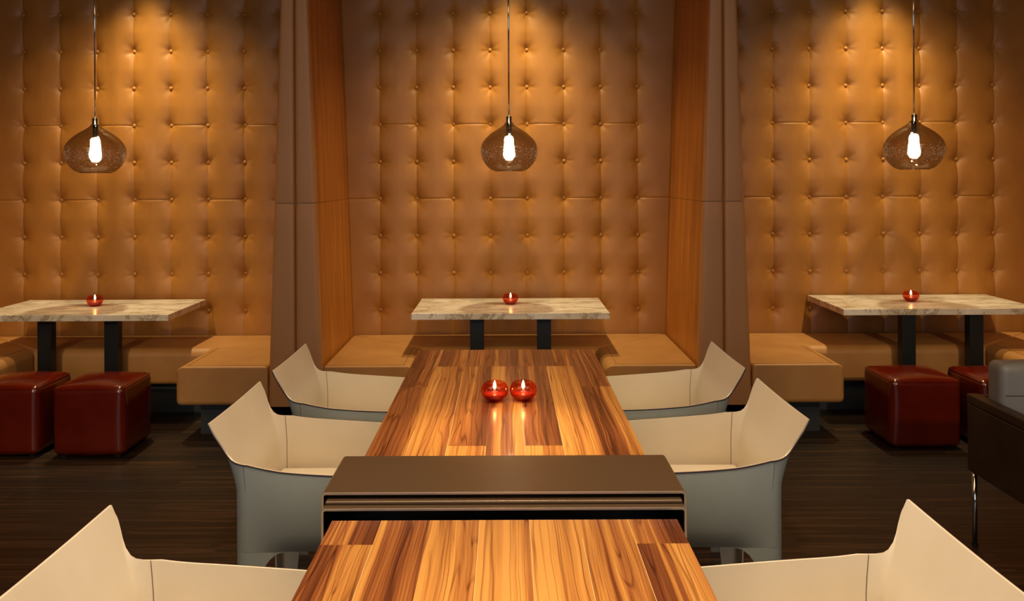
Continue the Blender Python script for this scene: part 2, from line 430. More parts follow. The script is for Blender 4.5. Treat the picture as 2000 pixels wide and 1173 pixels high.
# ------------------------------------------------------------------ partitions between the booths
def hw(z): return 0.1805 - 0.034 * (z - 0.0)
PTOP = 3.4; PBOT = 0.215
seamz = 1.49
def partition(cx, label):
    t = thing('booth_partition', label, 'partition', (cx, FRONT, PBOT), 0, 'wedge partitions between the booths')
    Z0, Z1 = 0.0, PTOP - PBOT
    depth = 1.165
    # core
    bm = bmesh.new()
    def trap(xa0, xb0, xa1, xb1, y0, y1, z0, z1):
        vs = [bm.verts.new(p) for p in ((xa0, y0, z0), (xb0, y0, z0), (xa0, y1, z0), (xb0, y1, z0), (xa1, y0, z1), (xb1, y0, z1), (xa1, y1, z1), (xb1, y1, z1))]
        for f in ((0, 2, 3, 1), (4, 5, 7, 6), (0, 1, 5, 4), (2, 6, 7, 3), (0, 4, 6, 2), (1, 3, 7, 5)): bm.faces.new([vs[i] for i in f])
    b0, b1 = hw(PBOT), hw(PTOP)
    trap(-b0 + .02, b0 - .02, -b1 + .02, b1 - .02, 0.03, depth, Z0 + 0.002, Z1)
    new_obj('core', bm, M['post'], t)
    # front panels: two padded halves, each in a lower and an upper piece
    for s in (-1, 1):
        for za, zb in ((PBOT, seamz - 0.002), (seamz + 0.002, PTOP)):
            bm = bmesh.new()
            NZ, NX = 14, 18; g = []
            for j in range(NZ + 1):
                z = za + (zb - za) * j / NZ; row = []
                for i in range(NX + 1):
                    u = i / NX; x = 0.003 + (hw(z) - 0.003) * u
                    y = -0.012 * (1 - abs(2 * u - 1) ** 9) - 0.002 * math.sin(PI * u) + 0.014
                    if j in (0, NZ): y += 0.006
                    row.append(bm.verts.new((s * x, y, z - PBOT)))
                row.append(bm.verts.new((s * hw(z), 0.05, z - PBOT)))
                row.insert(0, bm.verts.new((s * 0.003, 0.03, z - PBOT)))
                g.append(row)
            for j in range(NZ):
                for i in range(NX + 2):
                    q = (g[j][i], g[j][i + 1], g[j + 1][i + 1], g[j + 1][i]); bm.faces.new(q if s > 0 else q[::-1])
            new_obj('front_panel', bm, M['post'], t, True)
        for za, zb in ((PBOT, seamz - 0.001), (seamz + 0.001, PTOP)):
            bm = bmesh.new()
            vs = []
            for z in (za, zb):
                for y in (0.048, depth - 0.005):
                    for dx in (-0.012, 0.0): vs.append(bm.verts.new((s * (hw(z) + dx), y, z - PBOT)))
            for f in ((0, 1, 3, 2), (4, 6, 7, 5), (0, 4, 5, 1), (2, 3, 7, 6), (1, 5, 7, 3), (0, 2, 6, 4)): bm.faces.new([vs[i] for i in f])
            bmesh.ops.recalc_face_normals(bm, faces=bm.faces)
            new_obj('side_panel', bm, M['side'], t)
    return t
PX = [(-4.02, 'brown leather wedge partition at the far left edge of the booth row'),
      (-1.330, 'tapering brown leather partition between the left booth and the middle booth'),
      (1.360, 'tapering brown leather partition between the middle booth and the right booth'),
      (4.06, 'brown leather partition closing the right booth at the right edge of the photo')]
for x, l in PX: partition(x, l)

# ------------------------------------------------------------------ tufted walls
PITCH = 0.2787; RZ0 = 0.646; RP = 0.2805; NR = 10
def tufted(bi, cx, xl, xr, hseams, label):
    """xl, xr: centres of the partitions at either side"""
    rnd = random.Random(11 + bi)
    t = thing('tufted_wall_panel', label, 'wall panel', (cx, WALL, 0.40), 0, 'button tufted leather wall panels')
    Z0, Z1 = 0.40, 3.42
    cols = [(-3.5 + k) * PITCH for k in range(8)]
    rows = [RZ0 + RP * k for k in range(NR)]
    jit = {(i, k): (rnd.uniform(0.75, 1.2), rnd.uniform(0, 6.28), rnd.randint(4, 7)) for i in range(8) for k in range(NR)}
    crease = {(i, k): rnd.uniform(0.55, 1.15) for i in range(8) for k in range(-1, NR + 1)}
    def clus(a, b, n, ea=True, eb=True):
        out = []
        for k in range(n):
            u = k / n
            if ea and eb: u = 0.5 - 0.5 * math.cos(PI * u) if False else (0.5 * (2 * u) ** 1.7 if u < 0.5 else 1 - 0.5 * (2 - 2 * u) ** 1.7)
            elif eb: u = 1 - (1 - u) ** 1.7
            elif ea: u = u ** 1.7
            out.append(a + (b - a) * u)
        return out
    XL = []; prev = -1.42
    XL += clus(-1.42, cols[0], 16, False, True)
    for i in range(7): XL += clus(cols[i], cols[i + 1], 26)
    XL += clus(cols[7], 1.42, 16, True, False) + [1.42]
    ZL = clus(Z0, rows[0], 12, False, True)
    for k in range(NR - 1): ZL += clus(rows[k], rows[k + 1], 24)
    ZL += clus(rows[-1], Z1, 8, True, False) + [Z1]
    def depth(x, z):
        # x coordinate -> nearest columns
        ci = min(range(8), key=lambda i: abs(x - cols[i])); dx = x - cols[ci]
        ki = max(0, min(NR - 1, round((z - RZ0) / RP))); dz = z - rows[ki]
        kf = math.floor((z - RZ0) / RP)
        y = 0.0
        # pillow between columns and rows
        y -= 0.008 * (1 - math.exp(-abs(dx) / 0.05)) + 0.006 * (1 - math.exp(-math.hypot(dx, dz) / 0.10))
        # vertical crease
        fz = abs(dz) / (RP / 2)
        cs = crease[(ci, max(-1, min(NR, kf)))]
        y += 0.0065 * cs * (1.25 - 0.6 * fz) * math.exp(-abs(dx) / 0.016)
        # dimple
        a, ph, m_ = jit[(ci, ki)]
        r = math.hypot(dx, dz * 0.92)
        th = math.atan2(dz, dx)
        y += a * 0.030 * math.exp(-(r / 0.040) ** 1.0)
        y += 0.0013 * a * math.exp(-((r - 0.045) / 0.03) ** 2) * math.cos(m_ * th + ph)
        # horizontal seams
        for (row, spans) in hseams.items():
            dzr = z - rows[row]
            if abs(dzr) < 0.03:
                for (c0, c1) in spans:
                    xa = -2 if c0 < 0 else cols[c0]; xb = 2 if c1 > 7 else cols[c1]
                    if xa <= x <= xb: y += 0.0042 * math.exp(-abs(dzr) / 0.0035); break
        return y
    bm = bmesh.new(); g = []
    for z in ZL:
        lo = (xl + hw(z) - 0.010) - cx; hi = (xr - hw(z) + 0.010) - cx
        row = []
        for x in XL:
            xx = x
            if x < cols[0]: xx = cols[0] + (x - cols[0]) * (lo - cols[0]) / (-1.42 - cols[0])
            if x > cols[7]: xx = cols[7] + (x - cols[7]) * (hi - cols[7]) / (1.42 - cols[7])
            row.append(bm.verts.new((xx, depth(xx, z), z - Z0)))
        g.append(row)
    for j in range(len(ZL) - 1):
        for i in range(len(XL) - 1): bm.faces.new((g[j][i], g[j][i + 1], g[j + 1][i + 1], g[j + 1][i]))
    # back rim
    bk = []
    for z, row in ((ZL[0], g[0]), (ZL[-1], g[-1])):
        a = bm.verts.new((row[0].co.x, 0.07, row[0].co.z)); c = bm.verts.new((row[-1].co.x, 0.07, row[-1].co.z)); bk.append((a, c))
    bm.faces.new([bk[0][0], bk[1][0], bk[1][1], bk[0][1]])
    bm.faces.new([r[0] for r in g] + [bk[1][0], bk[0][0]])
    bm.faces.new([bk[0][1], bk[1][1]] + [r[-1] for r in g][::-1])
    bm.faces.new([bk[1][0]] + list(g[-1]) + [bk[1][1]]); bm.faces.new(([bk[0][0]] + list(g[0]) + [bk[0][1]])[::-1])
    new_obj('padding', bm, M['tan'], t, True)
    btn_me = None
    for k in range(NR):
        if RZ0 + RP * k > 3.02: continue
        for i in range(8):
            if btn_me is None:
                bmb = lathe_bm([(0.0, 0.013), (0.0075, 0.0120), (0.0135, 0.0085), (0.0165, 0.002), (0.0165, -0.006), (0.0, -0.006)], 16)
                bmesh.ops.rotate(bmb, cent=(0, 0, 0), matrix=Matrix.Rotation(PI / 2, 3, 'X'), verts=bmb.verts)
                ob = new_obj('button', bmb, M['tan'], t, True); btn_me = ob.data
            else:
                ob = bpy.data.objects.new('button', btn_me); COL.objects.link(ob); ob.parent = t
            ob.location = (cols[i], depth(cols[i], rows[k]) - 0.009, rows[k] - Z0)
    return t
tufted(0, BOOTHS[0], PX[0][0], PX[1][0], {5: [(0, 1), (2, 3), (4, 5), (6, 9)], 3: [(-1, 0), (1, 2), (3, 4), (5, 6)]}, 'tan button tufted leather wall panel behind the left marble table')
tufted(1, BOOTHS[1], PX[1][0], PX[2][0], {5: [(0, 1), (2, 3), (4, 5), (6, 7)], 3: [(-1, 0), (1, 2), (3, 4), (5, 6), (7, 9)]}, 'tan button tufted leather wall panel behind the middle marble table')
tufted(2, BOOTHS[2], PX[2][0], PX[3][0], {5: [(-1, 0), (1, 2), (3, 4), (5, 6)], 3: [(0, 1), (2, 3), (4, 5), (6, 7)]}, 'tan button tufted leather wall panel behind the right marble table')

# ------------------------------------------------------------------ U-shaped benches
SZ = 0.47
def bench(cx, xl, xr, label):
    t = thing('upholstered_bench', label, 'bench', (cx, FRONT, 0), 0, 'U-shaped upholstered booth benches')
    xo_l = (xl + hw(0.3)) - cx + 0.004; xo_r = (xr - hw(0.3)) - cx - 0.004
    xi = 0.595; yb = 0.55; yw = WALL - FRONT - 0.035
    zb = 0.222
    RO = 0.05
    def cushion(poly, inner, open_edge_idx):
        """poly ccw; grid built by sampling; round top edges listed in inner with radius"""
        bm = prism_bm(poly, zb, SZ)
        return bm
    def cush(poly, rounded, name):
        bm = prism_bm(poly, zb, SZ)
        bm.edges.ensure_lookup_table()
        wl = bm.edges.layers.float.get('bevel_weight_edge') or bm.edges.layers.float.new('bevel_weight_edge')
        for e in bm.edges:
            mid = (e.verts[0].co + e.verts[1].co) / 2
            wgt = 0.55 if mid.z < zb + 0.01 else 0.30
            for (px, py, wv) in rounded:
                if abs(mid.x - px) < 0.01 and abs(mid.y - py) < 0.01 and mid.z > zb + 0.01: wgt = wv
            e[wl] = wgt
        o = new_obj(name, bm, M['bench'], t)
        b = o.modifiers.new('bevel', 'BEVEL'); b.width = 0.058; b.segments = 6; b.limit_method = 'WEIGHT'; b.harden_normals = True
        for p in o.data.polygons: p.use_smooth = True
        return o
    g = 0.002
    # left arm, right arm, back run (mitred)
    cush([(xo_l, 0.0), (-xi, 0.0), (-xi, yb), (xo_l, yw - g * 2)], [(-xi, yb / 2, 1.0), (-xi, 0, 0.6), (xo_l / 2 - xi / 2, 0, 0.22)], 'seat_cushion')
    cush([(xi, 0.0), (xo_r, 0.0), (xo_r, yw - g * 2), (xi, yb)], [(xi, yb / 2, 1.0), (xi, 0, 0.6), (xo_r / 2 + xi / 2, 0, 0.22)], 'seat_cushion')
    cush([(-xi + g, yb), (xi - g, yb), (xo_r, yw), (xo_l, yw)], [(0, yb, 1.0)], 'seat_cushion')
    # seams on the front: stitched line near the front top edge
    for s, xo in ((-1, xo_l), (1, xo_r)):
        xa, xb = sorted((s * (xi + 0.06), xo - s * 0.01))
        bm = tube_bm([(xa, 0.019, SZ + 0.0004), (xb, 0.019, SZ + 0.0004)], 0.0018, 6)
        new_obj('seam', bm, M['tanthread'], t)
        new_obj('seam', tube_bm([(s * (xi + 0.075), 0.02, SZ + 0.0004), (s * (xi + 0.075), yb + 0.03, SZ + 0.0004)], 0.0016, 6), M['tanthread'], t)
    # plinth
    bm = prism_bm([(xo_l + 0.05, 0.17), (-xi - 0.10, 0.17), (-xi - 0.10, yb + 0.12), (xi + 0.10, yb + 0.12), (xi + 0.10, 0.17), (xo_r - 0.05, 0.17), (xo_r - 0.05, yw - 0.02), (xo_l + 0.05, yw - 0.02)], 0.0, zb)
    new_obj('plinth', bm, M['plinth'], t)
bench(BOOTHS[0], PX[0][0], PX[1][0], 'tan leather bench with two arms in the left booth')
bench(BOOTHS[1], PX[1][0], PX[2][0], 'tan leather bench behind the far end of the long wood table')
bench(BOOTHS[2], PX[2][0], PX[3][0], 'tan leather bench in the right booth, partly behind the grey armchair')

# ------------------------------------------------------------------ marble pedestal tables
def marble_table(cx, cy, w, d, label, legs=0.228, rz=0.0, ly=-0.21):
    t = thing('pedestal_table', label, 'table', (cx, cy, 0), rz, 'marble topped booth tables')
    o = new_obj('marble_top', box_bm(-w / 2, w / 2, -d / 2, d / 2, 0.708, 0.75), M['marble'], t); bevel_mod(o, 0.0025, 2)
    for s in (-1, 1):
        o = new_obj('leg', box_bm(s * legs - 0.046, s * legs + 0.046, ly - 0.035, ly + 0.035, 0.012, 0.7075), M['black'], t); bevel_mod(o, 0.003, 2)
    o = new_obj('base_plate', box_bm(-0.46, 0.46, ly - 0.19, ly + 0.09, 0.0, 0.012), M['black'], t); bevel_mod(o, 0.003, 2)
    o = new_obj('mounting_plate', box_bm(-0.40, 0.40, -0.27, 0.15, 0.700, 0.7079), M['black'], t)
    return t
marble_table(-2.895, 5.93, 1.31, 0.70, 'marble topped table in the left booth, behind two red leather cubes', 0.225)
marble_table(0.020, 5.92, 1.31, 0.69, 'marble topped table in the middle booth, beyond the long wood table', 0.226)
marble_table(2.93, 6.02, 1.34, 0.68, 'marble topped table in the right booth, behind the red cube', 0.228, 0.0, -0.30)

# ------------------------------------------------------------------ candle votives
def make_votive(label, group):
    t = thing('votive_candle', label, 'candle', (0, 0, 0), 0, group)
    prof = [(0.0, 0.004), (0.022, 0.002), (0.026, 0.0), (0.036, 0.006), (0.050, 0.022), (0.0555, 0.040), (0.053, 0.056), (0.045, 0.068), (0.0385, 0.0740), (0.0370, 0.0745), (0.0360, 0.0735)]
    new_obj('glass_bowl', lathe_bm(prof, 48), M['redglass'], t, True)
    new_obj('candle', lathe_bm([(0, 0.0052), (0.026, 0.0072), (0.034, 0.0125), (0.0415, 0.0200), (0.0460, 0.0290), (0.0440, 0.0310), (0, 0.0300)], 28), M['wax'], t, True)
    new_obj('flame', lathe_bm([(0, 0.046), (0.0045, 0.050), (0.0066, 0.056), (0.0055, 0.065), (0.0024, 0.075), (0, 0.081)], 16), M['flame'], t, True)
    new_obj('wick', tube_bm([(0, 0, 0.0295), (0.0005, 0, 0.040), (0.001, 0, 0.050)], 0.0008, 6), M['edge'], t)
    return t
v0 = make_votive('round red glass candle holder on the long wood table, left one of the touching pair', 'lit red glass candle holders')
vot = [(-0.053, 3.40, None), (0.062, 3.405, 'round red glass candle holder on the long wood table, right one of the touching pair'),
       (-2.915, 5.97, 'small red glass candle holder on the left marble table'),
       (0.022, 5.97, 'small red glass candle holder on the middle marble table'),
       (2.875, 6.02, 'small red glass candle holder on the right marble table')]
for i, (x, y, l) in enumerate(vot):
    o = v0 if i == 0 else copy_tree(v0)
    o.location = (x, y, 0.7501)
    if l: o['label'] = l

# ------------------------------------------------------------------ pendant lamps
def make_pendant():
    t = thing('pendant_lamp', 'smoked glass pendant lamp hanging in front of the left booth', 'lamp', (0, 0, 0), 0, 'smoked glass pendant lamps')
    # origin at the bottom centre of the shade
    R = 0.196
    prof = [(0.098, 0.0), (0.128, 0.012), (0.162, 0.045), (0.186, 0.088), (R, 0.135), (0.193, 0.172), (0.176, 0.208), (0.142, 0.245), (0.100, 0.277), (0.058, 0.303), (0.034, 0.322), (0.026, 0.336)]
    # smooth through Catmull-Rom
    P = [prof[0]] + prof + [prof[-1]]; out = []
    for i in range(1, len(P) - 2):
        for k in range(4):
            u = k / 4
            out.append(tuple(0.5 * (2 * P[i][a] + (P[i + 1][a] - P[i - 1][a]) * u + (2 * P[i - 1][a] - 5 * P[i][a] + 4 * P[i + 1][a] - P[i + 2][a]) * u * u + (3 * P[i][a] - P[i - 1][a] - 3 * P[i + 1][a] + P[i + 2][a]) * u ** 3) for a in (0, 1)))
    out.append(prof[-1])
    new_obj('glass_shade', lathe_bm(out, 72), M['smoke'], t, True)
    rs = random.Random(4); bm = bmesh.new()
    def rad(z):
        for a, c in zip(out, out[1:]):
            if a[1] <= z <= c[1]: return a[0] + (c[0] - a[0]) * (z - a[1]) / max(1e-6, c[1] - a[1])
        return 0.15
    for _ in range(620):
        z = min(0.25, max(0.01, rs.gauss(0.118, 0.030))); an = rs.uniform(0, 2 * PI); r_ = rad(z) - 0.0035
        bmesh.ops.create_icosphere(bm, subdivisions=1, radius=rs.uniform(0.0009, 0.0021), matrix=Matrix.Translation((r_ * math.cos(an), r_ * math.sin(an), z)))
    sd = new_obj('glass_seeds', bm, M['seed'], t, True); sd['kind'] = 'stuff'
    rim = [(0.098 + 0.0022 * math.cos(a), 0.0022 * math.sin(a)) for a in [k * PI / 4 for k in range(8)]]
    new_obj('shade_rim', lathe_bm(rim, 64, closed=True), M['smoke'], t, True)
    new_obj('cap', lathe_bm([(0, 0.330), (0.0275, 0.330), (0.0275, 0.334), (0.0215, 0.337), (0.0215, 0.376), (0.018, 0.379), (0, 0.379)], 32), M['chrome'], t, True)
    new_obj('socket', lathe_bm([(0, 0.215), (0.017, 0.215), (0.017, 0.330), (0, 0.330)], 24), M['black'], t, True)
    new_obj('bulb', lathe_bm([(0, 0.098), (0.009, 0.100), (0.015, 0.106), (0.0185, 0.117), (0.0185, 0.130), (0.0150, 0.150), (0.0110, 0.176), (0.0090, 0.2145), (0, 0.2145)], 28), M['bulb'], t, True)
    H = CEIL - 1.69
    new_obj('stem', tube_bm([(0, 0, 0.379), (0, 0, H - 0.02)], 0.0062, 12), M['chrome'], t, True)
    new_obj('ceiling_canopy', lathe_bm([(0, H - 0.025), (0.06, H - 0.025), (0.06, H), (0, H)], 32), M['chrome'], t, False)
    return t
LD = 5.85
p0 = make_pendant()
for i, (px, pyb, l) in enumerate(((186.5, 339.5 - 3.6, None), (994.5, 331.5, 'smoked glass pendant lamp hanging in front of the middle booth'), (1785.5, 331.5 + 3.6, 'smoked glass pendant lamp hanging in front of the right booth'))):
    o = p0 if i == 0 else copy_tree(p0)
    o.location = ((px - 990) * LD / F, LD, 1.69)
    if l: o['label'] = l

# ------------------------------------------------------------------ red leather cubes
def cube(cx, cy, rz, label):
    t = thing('ottoman', label, 'ottoman', (cx, cy, 0), rz, 'red leather cube ottomans')
    new_obj('body', puffy_bm(0.212, 0.205, 0.203, 0.036, (0.008, 0.008, 0.024), 12, off=(0, 0, 0.218)), M['red'], t, True)
    zt = 0.218 + 0.199
    pts = []
    a, b_, r = 0.2085, 0.2015, 0.034
    for (sx, sy, st) in ((1, 1, 0), (-1, 1, 1), (-1, -1, 2), (1, -1, 3)):
        for k in range(5):
            an = st * PI / 2 + k / 4 * PI / 2
            pts.append((sx * (a - r) + r * math.cos(an), sy * (b_ - r) + r * math.sin(an), zt - 0.008))
    pts.append(pts[0])
    new_obj('top_seam', tube_bm(pts, 0.0022, 6, caps=False), M['red'], t, True)
    for sx in (-1, 1):
        for sy in (-1, 1):
            new_obj('glide', box_bm(sx * 0.16 - 0.015, sx * 0.16 + 0.015, sy * 0.155 - 0.015, sy * 0.155 + 0.015, 0.0, 0.018), M['black'], t)
cube(-2.478, 5.185, 0.0, 'red leather cube seat standing nearer the middle, below the left marble table')
cube(-2.995, 5.20, 0.0, 'red leather cube seat cut by the left edge of the photo')
cube(2.512, 5.27, 0.0, 'red leather cube seat in full view in front of the right marble table')
cube(3.035, 5.245, 0.0, 'red leather cube seat mostly hidden behind the grey armchair')

# ------------------------------------------------------------------ long plank table (two tables end to end)
TX = -0.010; TW = 0.9055; PWD = TW / 7
def plank_table(y0, y1, segs, label, name_grp, refl):
    """segs: per column list of (ya, yb, tone) in world y"""
    yc = (y0 + y1) / 2
    t = thing('dining_table', label, 'table', (TX, yc, 0), 0, name_grp)
    bm = bmesh.new()
    ft = bm.faces.layers.float.new('tone'); fs = bm.faces.layers.float.new('seed')
    va = bm.verts.layers.float.new('across')
    rnd = random.Random(5 if y1 > 3 else 9)
    for c in range(7):
        xa = -TW / 2 + c * PWD; xb = xa + PWD
        for (ya, yb, tone) in segs[c]:
            sd = rnd.uniform(0, 9); fl = rnd.random() < 0.72
            vs = [bm.verts.new(p) for p in ((xa, ya - yc, 0.75), (xb, ya - yc, 0.75), (xb, yb - yc, 0.75), (xa, yb - yc, 0.75))]
            for v_, u in zip(vs, (0, 1, 1, 0)): v_[va] = u if fl else 1 - u
            f = bm.faces.new(vs); f[ft] = tone; f[fs] = sd
    o = new_obj('plank_top', bm, M['plank'], t)
    # slab under the veneer planks (edges show the end grain band)
    bm = box_bm(-TW / 2, TW / 2, y0 - yc, y1 - yc, 0.708, 0.7496)
    ft = bm.faces.layers.float.new('tone'); fs = bm.faces.layers.float.new('seed')
    bm.faces.ensure_lookup_table()
    for f in bm.faces: f[ft] = 0.55; f[fs] = 3.3
    new_obj('top_core', bm, M['plank'], t)
    # glare along some plank seams, laid on as pale strips
    for c, (ya, yb) in refl:
        x = -TW / 2 + c * PWD
        new_obj('glare_line', box_bm(x - 0.0007, x + 0.0007, ya - yc, yb - yc, 0.7499, 0.7502), M['glare'], t)
    # underframe and panel legs
    new_obj('apron', box_bm(-0.36, 0.36, y0 - yc + 0.12, y1 - yc - 0.12, 0.64, 0.708), M['bronze'], t)
    for yy in (y0 + 0.16, y1 - 0.22):
        o = new_obj('leg', box_bm(-0.34, 0.34, yy - yc, yy - yc + 0.06, 0.0, 0.64), M['bronze'], t); bevel_mod(o, 0.004, 2)
    return t
A, B, C_ = 4.014, 3.622, 2.829
T1a, T1b = 2.62, 4.40
plank_table(T1a, T1b, [
    [(B, T1b, 0.80), (T1a, B, 0.62)],
    [(A, T1b, 0.78), (T1a, A, 0.36)],
    [(A, T1b, 0.72), (C_, A, 0.62), (T1a, C_, 0.30)],
    [(A, T1b, 0.74), (B - 0.02, A, 0.38), (T1a, B - 0.02, 0.42)],
    [(A, T1b, 0.74), (C_, A, 0.60), (T1a, C_, 0.34)],
    [(A, T1b, 0.76), (T1a, A, 0.34)],
    [(B, T1b, 0.82), (T1a, B, 0.66)]],
    'long plank wood table beyond the bronze bridge, carrying two red candles', 'long plank topped tables',
    [(1, (T1a, 3.0)), (2, (T1a, 3.9)), (4, (T1a, 3.95)), (5, (T1a, 3.98)), (3, (T1a, 2.82))])
T2a, T2b = 0.42, 2.217
plank_table(T2a, T2b, [
    [(2.071, T2b, 0.75), (T2a, 2.071, 0.58)],
    [(T2a, T2b, 0.50)],
    [(T2a, T2b, 0.30)],
    [(T2a, T2b, 0.16)],
    [(T2a, T2b, 0.22)],
    [(1.2, T2b, 0.42), (T2a, 1.2, 0.3)],
    [(2.071, T2b, 0.85), (T2a, 2.071, 0.50)]],
    'nearer long plank wood table running under the camera at the bottom', 'long plank topped tables',
    [(1, (T2a, 2.07)), (3, (T2a, T2b)), (4, (T2a, T2b)), (5, (1.2, 2.1)), (6, (T2a, T2b))])

# ------------------------------------------------------------------ bronze bridge of nested bent sheets
def channel_bm(X, y0, y1, ztop, zbot, th, r=0.012):
    """inverted U of sheet metal; outer half width X"""
    def path(off):
        x = X - off; z = ztop - off; rr = max(0.002, r - off); p = []
        p.append((-x, zbot))
        for k in range(6):
            a = PI - k / 5 * PI / 2; p.append((-x + rr + rr * math.cos(a), z - rr + rr * math.sin(a)))
        for k in range(6):
            a = PI / 2 - k / 5 * PI / 2; p.append((x - rr + rr * math.cos(a), z - rr + rr * math.sin(a)))
        p.append((x, zbot)); return p
    bm = bmesh.new(); o, i = path(0), path(th)
    V = [[bm.verts.new((x, y, z)) for x, z in pp] for pp in (o, i) for y in (y0, y1)]  # o@y0,o@y1,i@y0,i@y1
    n = len(o)
    for k in range(n - 1):
        bm.faces.new((V[0][k], V[0][k + 1], V[1][k + 1], V[1][k]))
        f = bm.faces.new((V[2][k], V[3][k], V[3][k + 1], V[2][k + 1])); f.material_index = 2
        f = bm.faces.new((V[0][k], V[2][k], V[2][k + 1], V[0][k + 1])); f.material_index = 1
        f = bm.faces.new((V[1][k], V[1][k + 1], V[3][k + 1], V[3][k])); f.material_index = 1
    bm.faces.new((V[0][0], V[1][0], V[3][0], V[2][0])); bm.faces.new((V[0][-1], V[2][-1], V[3][-1], V[1][-1]))
    bmesh.ops.recalc_face_normals(bm, faces=bm.faces)
    return bm
br = thing('metal_bridge', 'dark bronze metal bridge of nested bent sheets between the two long wood tables', 'table bridge', (-0.012, 2.42, 0), 0.0)
br.rotation_euler = (0, 0, 0.0)
for nm, X, y0, y1, zt in (('upper_channel', 0.4955, 2.290, 2.590, 0.7965), ('lower_channel', 0.4875, 2.250, 2.588, 0.7685)):
    bmc = channel_bm(X, y0 - 2.42, y1 - 2.42, zt, 0.0, 0.0075)
    o = new_obj(nm, bmc, None, br, False, mats=[M['bronze'], M['bronzeedge'], M['black']])
    bevel_mod(o, 0.0015, 2, 50)
o = new_obj('middle_plate', box_bm(-0.4815, 0.4815, 2.274 - 2.42, 2.575 - 2.42, 0.7687, 0.7785), M['bronze'], br)
bevel_mod(o, 0.004, 3)
new_obj('back_panel', box_bm(-0.4795, 0.4795, 2.50 - 2.42, 2.52 - 2.42, 0.0, 0.7605), M['black'], br)

